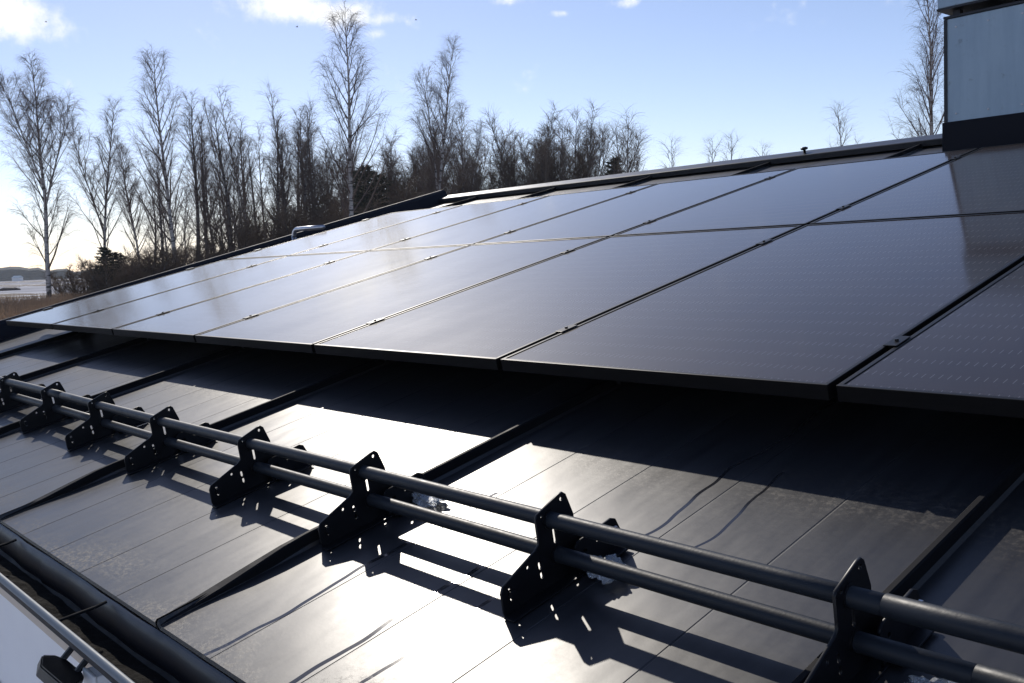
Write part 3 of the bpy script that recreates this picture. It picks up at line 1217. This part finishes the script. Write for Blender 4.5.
PROTO = {
    'airy1': (bare_tree(11, 20, spread=.20, start=.16, nb=50, asc=1.3, sub=13, twigs=11, r0=.20, lean=.03, droop=1.1, fork=2, tw=.0085), 'birch', 'twig', 20),
    'airy2': (bare_tree(12, 20, spread=.235, start=.22, nb=46, asc=1.5, sub=13, twigs=10, r0=.20, droop=.9, fork=0, tw=.0085, bend=.4), 'birch', 'twig', 20),
    'airy3': (bare_tree(13, 20, spread=.20, start=.26, nb=44, asc=1.5, sub=12, twigs=10, r0=.17, droop=.9, fork=1, tw=.0085, bend=.4), 'birch', 'twig', 20),
    'slim1': (bare_tree(21, 18, spread=.17, start=.24, nb=38, asc=1.6, sub=10, twigs=6, r0=.20, droop=.7, tw=.0092, bend=.4, lean=.05), 'birch_dark', 'twig', 18),
    'slim2': (bare_tree(22, 18, spread=.18, start=.30, nb=36, asc=1.7, sub=10, twigs=6, r0=.19, droop=.8, tw=.0092, bend=.4, fork=1), 'birch_dark', 'twig', 18),
    'slim3': (bare_tree(23, 18, trunks=3, spread=.16, start=.30, nb=50, asc=1.7, sub=9, twigs=6, r0=.20, droop=.6, bushy=.09, tw=.0092, bend=.4), 'birch_dark', 'twig', 18),
    'slim4': (bare_tree(24, 18, trunks=2, spread=.17, start=.22, nb=42, asc=1.5, sub=10, twigs=6, r0=.19, droop=.9, bushy=.12, tw=.0092, bend=.5), 'birch', 'twig_grey', 18),
    'clump1': (bare_tree(31, 12, trunks=10, spread=.19, start=.10, nb=84, asc=1.8, sub=9, twigs=7, r0=.10, droop=.3, bushy=.34, tw=.0095, bend=.35), 'birch_dark', 'twig_grey', 12),
    'clump2': (bare_tree(32, 12, trunks=11, spread=.18, start=.1, nb=80, asc=2.1, sub=9, twigs=7, r0=.09, droop=.3, bushy=.38, tw=.0095, bend=.35), 'birch_dark', 'twig_grey', 12),
    'young': (bare_tree(41, 10, spread=.18, start=.12, nb=24, asc=1.5, sub=8, twigs=6, r0=.07, droop=.5, tw=.0065), 'birch', 'twig_grey', 10),
    'shrub1': (bare_tree(51, 4.5, trunks=10, spread=.22, start=.05, nb=54, asc=1.2, sub=9, twigs=6, r0=.05, droop=.4, bushy=.6, tw=.011), 'birch_dark', 'shrub', 4.5),
    'shrub2': (bare_tree(52, 4.5, trunks=9, spread=.24, start=.05, nb=50, asc=.9, sub=9, twigs=6, r0=.05, droop=.6, bushy=.8, tw=.011), 'birch_dark', 'shrub', 4.5),
    'pine': (conifer(61, 8, .24), 'birch_dark', 'needle', 8),
    'spruce': (conifer(62, 8, .17), 'birch_dark', 'needle', 8),
}
for k, (ms, bark, tw_, H) in PROTO.items():
    ms[0].materials.append(M[bark])
    ms[1].materials.append(M[tw_])
    ms[0].polygons.foreach_set('use_smooth', [True] * len(ms[0].polygons))

hy = lambda x: 279 - .043 * x


def plant(kind, bx_, top_y, dist, label, cat, group, rot=None, name='birch_tree', wide=1., seed=[0]):
    seed[0] += 1
    g = random.Random(seed[0] * 7 + 1)
    ms, _, _, H = PROTO[kind]
    d = pix_dir(bx_, hy(bx_))
    hd = Vector((d.x, d.y, 0)).normalized()
    loc = CAM + hd * dist
    loc.z = GROUND
    tx = bx_ - .085 * (hy(bx_) - top_y) * (1 - bx_ / 1000)
    td = pix_dir(tx, top_y)
    h = CAM.z + dist * td.z / math.hypot(td.x, td.y) - GROUND
    s = h / H
    root = empty(name, loc, (0, 0, g.uniform(0, 6.28) if rot is None else rot))
    root.scale = (s * wide, s * wide, s)
    tag(root, label, cat, group)
    t_ = bpy.data.objects.new('trunk', ms[0])
    c_ = bpy.data.objects.new('crown', ms[1])
    for q in (t_, c_):
        C.objects.link(q)
        q.parent = root
    return root


BIG = 'tall birches beyond the roof'
ROW = 'slender birches in the dense row beyond the gable'
CLU = 'bare multi stemmed trees beyond the ridge'
SHR = 'low bare bushes along the shore'
plant('airy1', 47, 58, 64, 'tall airy white birch at the far left edge, in front of the frozen lake', 'birch', BIG, .4)
plant('airy3', 103, 102, 66, 'medium bare birch between the leftmost white birch and the dark bushes', 'birch', BIG, 1.1)
plant('airy2', 177, 53, 70, 'tallest bare birch left of the dense slender row, with long rising limbs', 'birch', BIG, 2.2)
plant('airy2', 352, 17, 60, 'tallest white birch standing above the trees in the middle of the treeline', 'birch', BIG, 5.0, wide=1.05)
plant('airy3', 436, 46, 66, 'tall thin birch second to the right of the highest white birch', 'birch', BIG, .2)
plant('airy2', 937, -14, 50, 'large bare birch directly left of the chimney', 'birch', BIG, 3.0, wide=1.0)
for (x, ty, ds, kd, lb) in [
    (142, 138, 72, 'airy3', 'shorter bare birch between the bushes and the tallest left birch'),
    (196, 96, 70, 'slim2', 'dark slender birch just right of the tallest left birch'),
    (205, 118, 73, 'slim1', 'dark slender birch, second to the right of the tallest left birch'),
    (219, 140, 78, 'slim2', 'thin short birch left of the dense slender row'),
    (238, 108, 70, 'slim1', 'first dark slender birch at the left of the dense row'),
    (250, 95, 72, 'slim4', 'twin stemmed slender birch near the left of the dense row'),
    (264, 92, 74, 'slim4', 'slender birch left of the middle of the dense row, slightly taller than its neighbours'),
    (277, 117, 70, 'slim1', 'shorter slender birch in the middle of the dense row'),
    (292, 89, 71, 'slim3', 'thick dark twin birch in the right half of the dense row'),
    (303, 112, 75, 'slim2', 'slender birch just right of the thick dark twin birch'),
    (314, 108, 78, 'slim1', 'slender birch between the dense row and the highest white birch'),
    (326, 130, 74, 'slim3', 'low slender birch just left of the trunk of the highest white birch'),
    (338, 145, 80, 'slim2', 'low thin birch right behind the trunk of the highest white birch'),
    (162, 150, 82, 'slim1', 'thin birch behind the base of the tallest left birch'),
    (228, 152, 84, 'slim3', 'low twin birch behind the left of the dense row'),
    (258, 140, 85, 'slim1', 'low slender birch behind the middle of the dense row'),
    (285, 138, 84, 'slim2', 'low slender birch behind the right of the dense row'),
]:
    plant(kd, x, ty, ds, lb, 'birch', ROW, wide=1.1 if kd != 'airy3' else 1.)
for (x, ty, ds, kd) in [(188, 150, 88, 'slim4'), (211, 135, 90, 'slim1'), (233, 128, 88, 'slim4'), (245, 122, 92, 'slim2'), (270, 128, 90, 'slim4'), (297, 124, 92, 'slim1'),
                        (309, 140, 90, 'slim4'), (320, 146, 94, 'slim2'), (333, 158, 92, 'slim4'), (347, 165, 90, 'slim1'), (360, 158, 92, 'slim4'), (152, 175, 90, 'slim2'), (172, 160, 92, 'slim4')]:
    plant(kd, x, ty, ds, 'thin bare birch half hidden behind the stems of the dense slender row', 'birch', 'birches half hidden behind the dense row', wide=1.2)
for (x, ty, ds, kd, lb) in [
    (372, 150, 76, 'clump1', 'bare tree clump just right of the highest white birch trunk'),
    (388, 134, 74, 'clump2', 'bare tree clump midway between the two tall middle birches'),
    (404, 132, 78, 'clump1', 'bushy bare clump left of the tall thin middle birch'),
    (420, 128, 74, 'clump2', 'bare clump touching the left of the tall thin middle birch'),
    (446, 128, 79, 'clump1', 'bare clump behind the tall thin middle birch'),
    (464, 110, 72, 'airy3', 'pale birch right of the tall thin middle birch'),
    (487, 138, 74, 'clump2', 'open bare clump at the right end of the middle treeline'),
    (516, 126, 80, 'clump1', 'bare clump at the left of the thick group beyond the ridge'),
    (534, 113, 76, 'clump2', 'tall bare clump left in the thick group beyond the ridge'),
    (554, 111, 78, 'clump1', 'tallest bare clump in the thick group beyond the ridge'),
    (574, 113, 76, 'clump2', 'tall bare clump right in the thick group beyond the ridge'),
    (592, 131, 80, 'clump1', 'lower bare clump at the right of the thick group beyond the ridge'),
]:
    plant(kd, x, ty, ds, lb, 'birch' if kd == 'airy3' else 'bare tree', CLU, name='birch_tree' if kd == 'airy3' else 'bare_tree', wide=1. if kd == 'airy3' else 1.25)
for (x, ty, ds, lb) in [
    (616, 125, 80, 'young birch beyond the ridge beside a small dark spruce'),
    (638, 116, 78, 'young pointed birch, rightmost of the thick group beyond the ridge'),
    (650, 138, 84, 'short young birch right of the pointed one beyond the ridge'),
    (684, 140, 90, 'small bare tree top beyond the ridge, left of a matching pair'),
    (706, 141, 92, 'small bare tree top beyond the middle of the ridge'),
    (728, 138, 90, 'small bare tree top alone on the right half of the ridge'),
    (773, 146, 95, 'tiny bare tree tip barely showing over the ridge'),
    (838, 108, 60, 'small spreading bare tree top left of the large birch by the chimney'),
]:
    plant('young', x, ty, ds, lb, 'bare tree', 'small bare tree tops beyond the ridge', name='bare_tree', wide=1.3)
for (x, ty, ds, kd, lb) in [
    (112, 256, 60, 'shrub1', 'dark bare bush on the shore right of the leftmost white birch'),
    (130, 252, 64, 'shrub2', 'spreading bare bush in the middle of the left shore'),
    (150, 248, 63, 'shrub1', 'bare bush below the shorter birch on the left shore'),
    (168, 246, 66, 'shrub2', 'bare bush at the foot of the tallest left birch'),
    (190, 244, 64, 'shrub1', 'bare bush at the foot of the dark slender birches'),
    (212, 242, 68, 'shrub2', 'bare bush left of the dense row of slender birches'),
    (236, 226, 66, 'shrub1', 'bare bush under the left of the dense slender row'),
    (258, 220, 66, 'shrub2', 'bare bush under the middle of the dense slender row'),
    (282, 215, 68, 'shrub1', 'bare bush under the right of the dense slender row'),
    (304, 208, 66, 'shrub2', 'bare bush by the bent silver pipe'),
    (328, 200, 66, 'shrub1', 'bare bush left of the foot of the highest white birch'),
    (350, 190, 70, 'shrub2', 'bare bush around the foot of the highest white birch'),
    (394, 182, 70, 'shrub1', 'bare bush right of the dark pine beyond the gable'),
    (424, 178, 72, 'shrub2', 'bare bush below the tall thin middle birch'),
    (80, 262, 66, 'shrub2', 'thin low bush beside the leftmost white birch'),
]:
    plant(kd, x, ty, ds, lb, 'bush', SHR, name='bare_bush', wide=1.25)
plant('pine', 104, 247, 62, 'low dark pine among the bushes on the left shore', 'pine', None, name='pine_tree', wide=1.5)
plant('pine', 121, 252, 63, 'lowest dark pine just right of the other shore pine', 'pine', None, name='pine_tree', wide=1.7)
plant('pine', 372, 164, 68, 'dark pine right of the highest white birch trunk', 'pine', None, name='pine_tree', wide=1.2)
plant('pine', 384, 172, 70, 'shorter dark pine between the two tall middle birches', 'pine', None, name='pine_tree', wide=1.3)
plant('spruce', 609, 157, 78, 'small dark spruce beyond the ridge at the right of the thick group', 'spruce', None, name='spruce_tree', wide=1.2)

# low leafless thicket that reads as one mass behind the trunks
g = np.random.default_rng(77)
V, F = [], []
for i in range(3600):
    x = g.uniform(85, 520)
    ds = g.uniform(72, 96)
    d = pix_dir(x, hy(x))
    hd = Vector((d.x, d.y, 0)).normalized()
    p = CAM + hd * ds
    p0 = np.array([p.x, p.y, GROUND])
    hgt = g.uniform(1.2, 3.6) * (0.7 + .5 * math.sin(x * .05) ** 2) * (1 if x > 130 else .6) * (1 + .35 * max(0, (x - 230) / 250))
    q = curve_branch(g, p0, np.array([g.normal(0, .35), g.normal(0, .35), 1]), hgt, 3, 0, .12)
    sweep(V, F, q, np.array([.022, .018, .012, .006]), 3)
o = link('thicket', fast_mesh('thicket', V, F), M['shrub'])
tag(o, 'leafless grey brown thicket filling the ground between the trunks', 'thicket', kind='stuff')

# dry reeds along the shore
V, F = [], []
for i in range(15000):
    x = g.uniform(-60, 175)
    ds = 36 + 30 * g.random() ** .8
    d = pix_dir(x, hy(x))
    hd = Vector((d.x, d.y, 0)).normalized()
    p = CAM + hd * ds
    if ds < 46 and math.sin(p.x * .5) * math.sin(p.y * .7 + 1) > .35:
        continue
    p0 = np.array([p.x, p.y, GROUND])
    q = curve_branch(g, p0, np.array([g.normal(0, .16), g.normal(0, .16), 1]), g.uniform(.9, 1.6), 2, 0, .1)
    sweep(V, F, q, np.array([.012, .011, .004]), 3)
o = link('reeds', fast_mesh('reeds', V, F), M['reed'])
tag(o, 'dry brown reeds growing along the frozen shore', 'reeds', kind='stuff')

# dark boat lying on the ice, and a pale cabin on the far shore
d = pix_dir(9, 286)
loc = CAM + Vector((d.x, d.y, 0)).normalized() * 215
boat = empty('rowing_boat', (loc.x, loc.y, GROUND + .02), (0, 0, 1.35))
tag(boat, 'small dark hull lying on the white ice at the far left', 'boat')
bm = bmesh.new()
rows = []
for i in range(9):
    t = -1 + 2 * i / 8
    w = .75 * (1 - abs(t) ** 2.4) + .03
    h = .62 * (1 - .55 * abs(t) ** 3)
    rows.append([bm.verts.new((t * 2.0, w * math.cos(a), h * math.sin(a) + .0)) for a in [math.pi * q / 8 for q in range(9)]])
for a, b in zip(rows, rows[1:]):
    for q in range(8):
        bm.faces.new((a[q], b[q], b[q + 1], a[q + 1]))
from_bm('hull', bm, simple('tarred_hull', (.05, .03, .025), .6), boat, True)
bm = bmesh.new()
bx(bm, -1.9, 1.9, -.03, .03, .58, .66, .01)
from_bm('keel', bm, M['shrub'], boat)
d = pix_dir(17, 273)
loc = CAM + Vector((d.x, d.y, 0)).normalized() * 760
cab = empty('cabin', (loc.x, loc.y, GROUND), (0, 0, .5))
tag(cab, 'small pale cabin on the far shore of the frozen lake', 'cabin')
bm = bmesh.new()
bx(bm, -3, 3, -2, 2, 0, 2.4)
from_bm('wall', bm, M['wall'], cab)
bm = bmesh.new()
A = [bm.verts.new((x, y, z)) for x in (-3.3, 3.3) for y, z in ((-2.4, 2.35), (0, 3.9), (2.4, 2.35))]
bm.faces.new((A[0], A[3], A[4], A[1]))
bm.faces.new((A[1], A[4], A[5], A[2]))
bm.faces.new((A[0], A[1], A[2]))
bm.faces.new((A[3], A[5], A[4]))
from_bm('roof', bm, M['zinc'], cab)

# birds, specks in the sky
for (px, py, ds, lb) in [(297, 27, 140, 'tiny dark bird in the sky left of the highest white birch top'), (416, 20, 150, 'tiny dark bird in the sky right of the small cloud'), (46, 22, 170, 'tiny dark bird in the sky near the corner cloud')]:
    p = CAM + pix_dir(px, py) * ds
    bm = bmesh.new()
    tube(bm, [(-.16, 0, 0), (-.06, 0, .02), (.08, 0, .02), (.2, 0, 0)], [.02, .055, .05, .01], 8)
    for s in (-1, 1):
        a = [bm.verts.new(q) for q in ((-.06, s * .03, .03), (.06, s * .03, .03), (.05, s * .22, .12), (-.04, s * .40, .06), (-.06, s * .22, .115))]
        bm.faces.new(a)
    o = from_bm('bird', bm, M['bird'], None)
    o.location = p
    o.rotation_euler = (0, 0, px * .1)
    tag(o, lb, 'bird', 'birds in the sky')

# ------------------------------------------------------------------ air between here and the far shore
hz = bpy.data.materials.new('thin_haze')
hz.use_nodes = True
ht = hz.node_tree
ht.nodes.clear()
ho = ht.nodes.new('ShaderNodeOutputMaterial')
hv = ht.nodes.new('ShaderNodeVolumePrincipled')
hv.inputs['Color'].default_value = (.80, .86, .95, 1)
hv.inputs['Density'].default_value = .00022
hv.inputs['Anisotropy'].default_value = .3
ht.links.new(hv.outputs['Volume'], ho.inputs['Volume'])
bm = bmesh.new()
bx(bm, -1500, 1500, -1500, 1500, GROUND - 2.5, 34)
tag(from_bm('haze', bm, hz), kind='stuff')
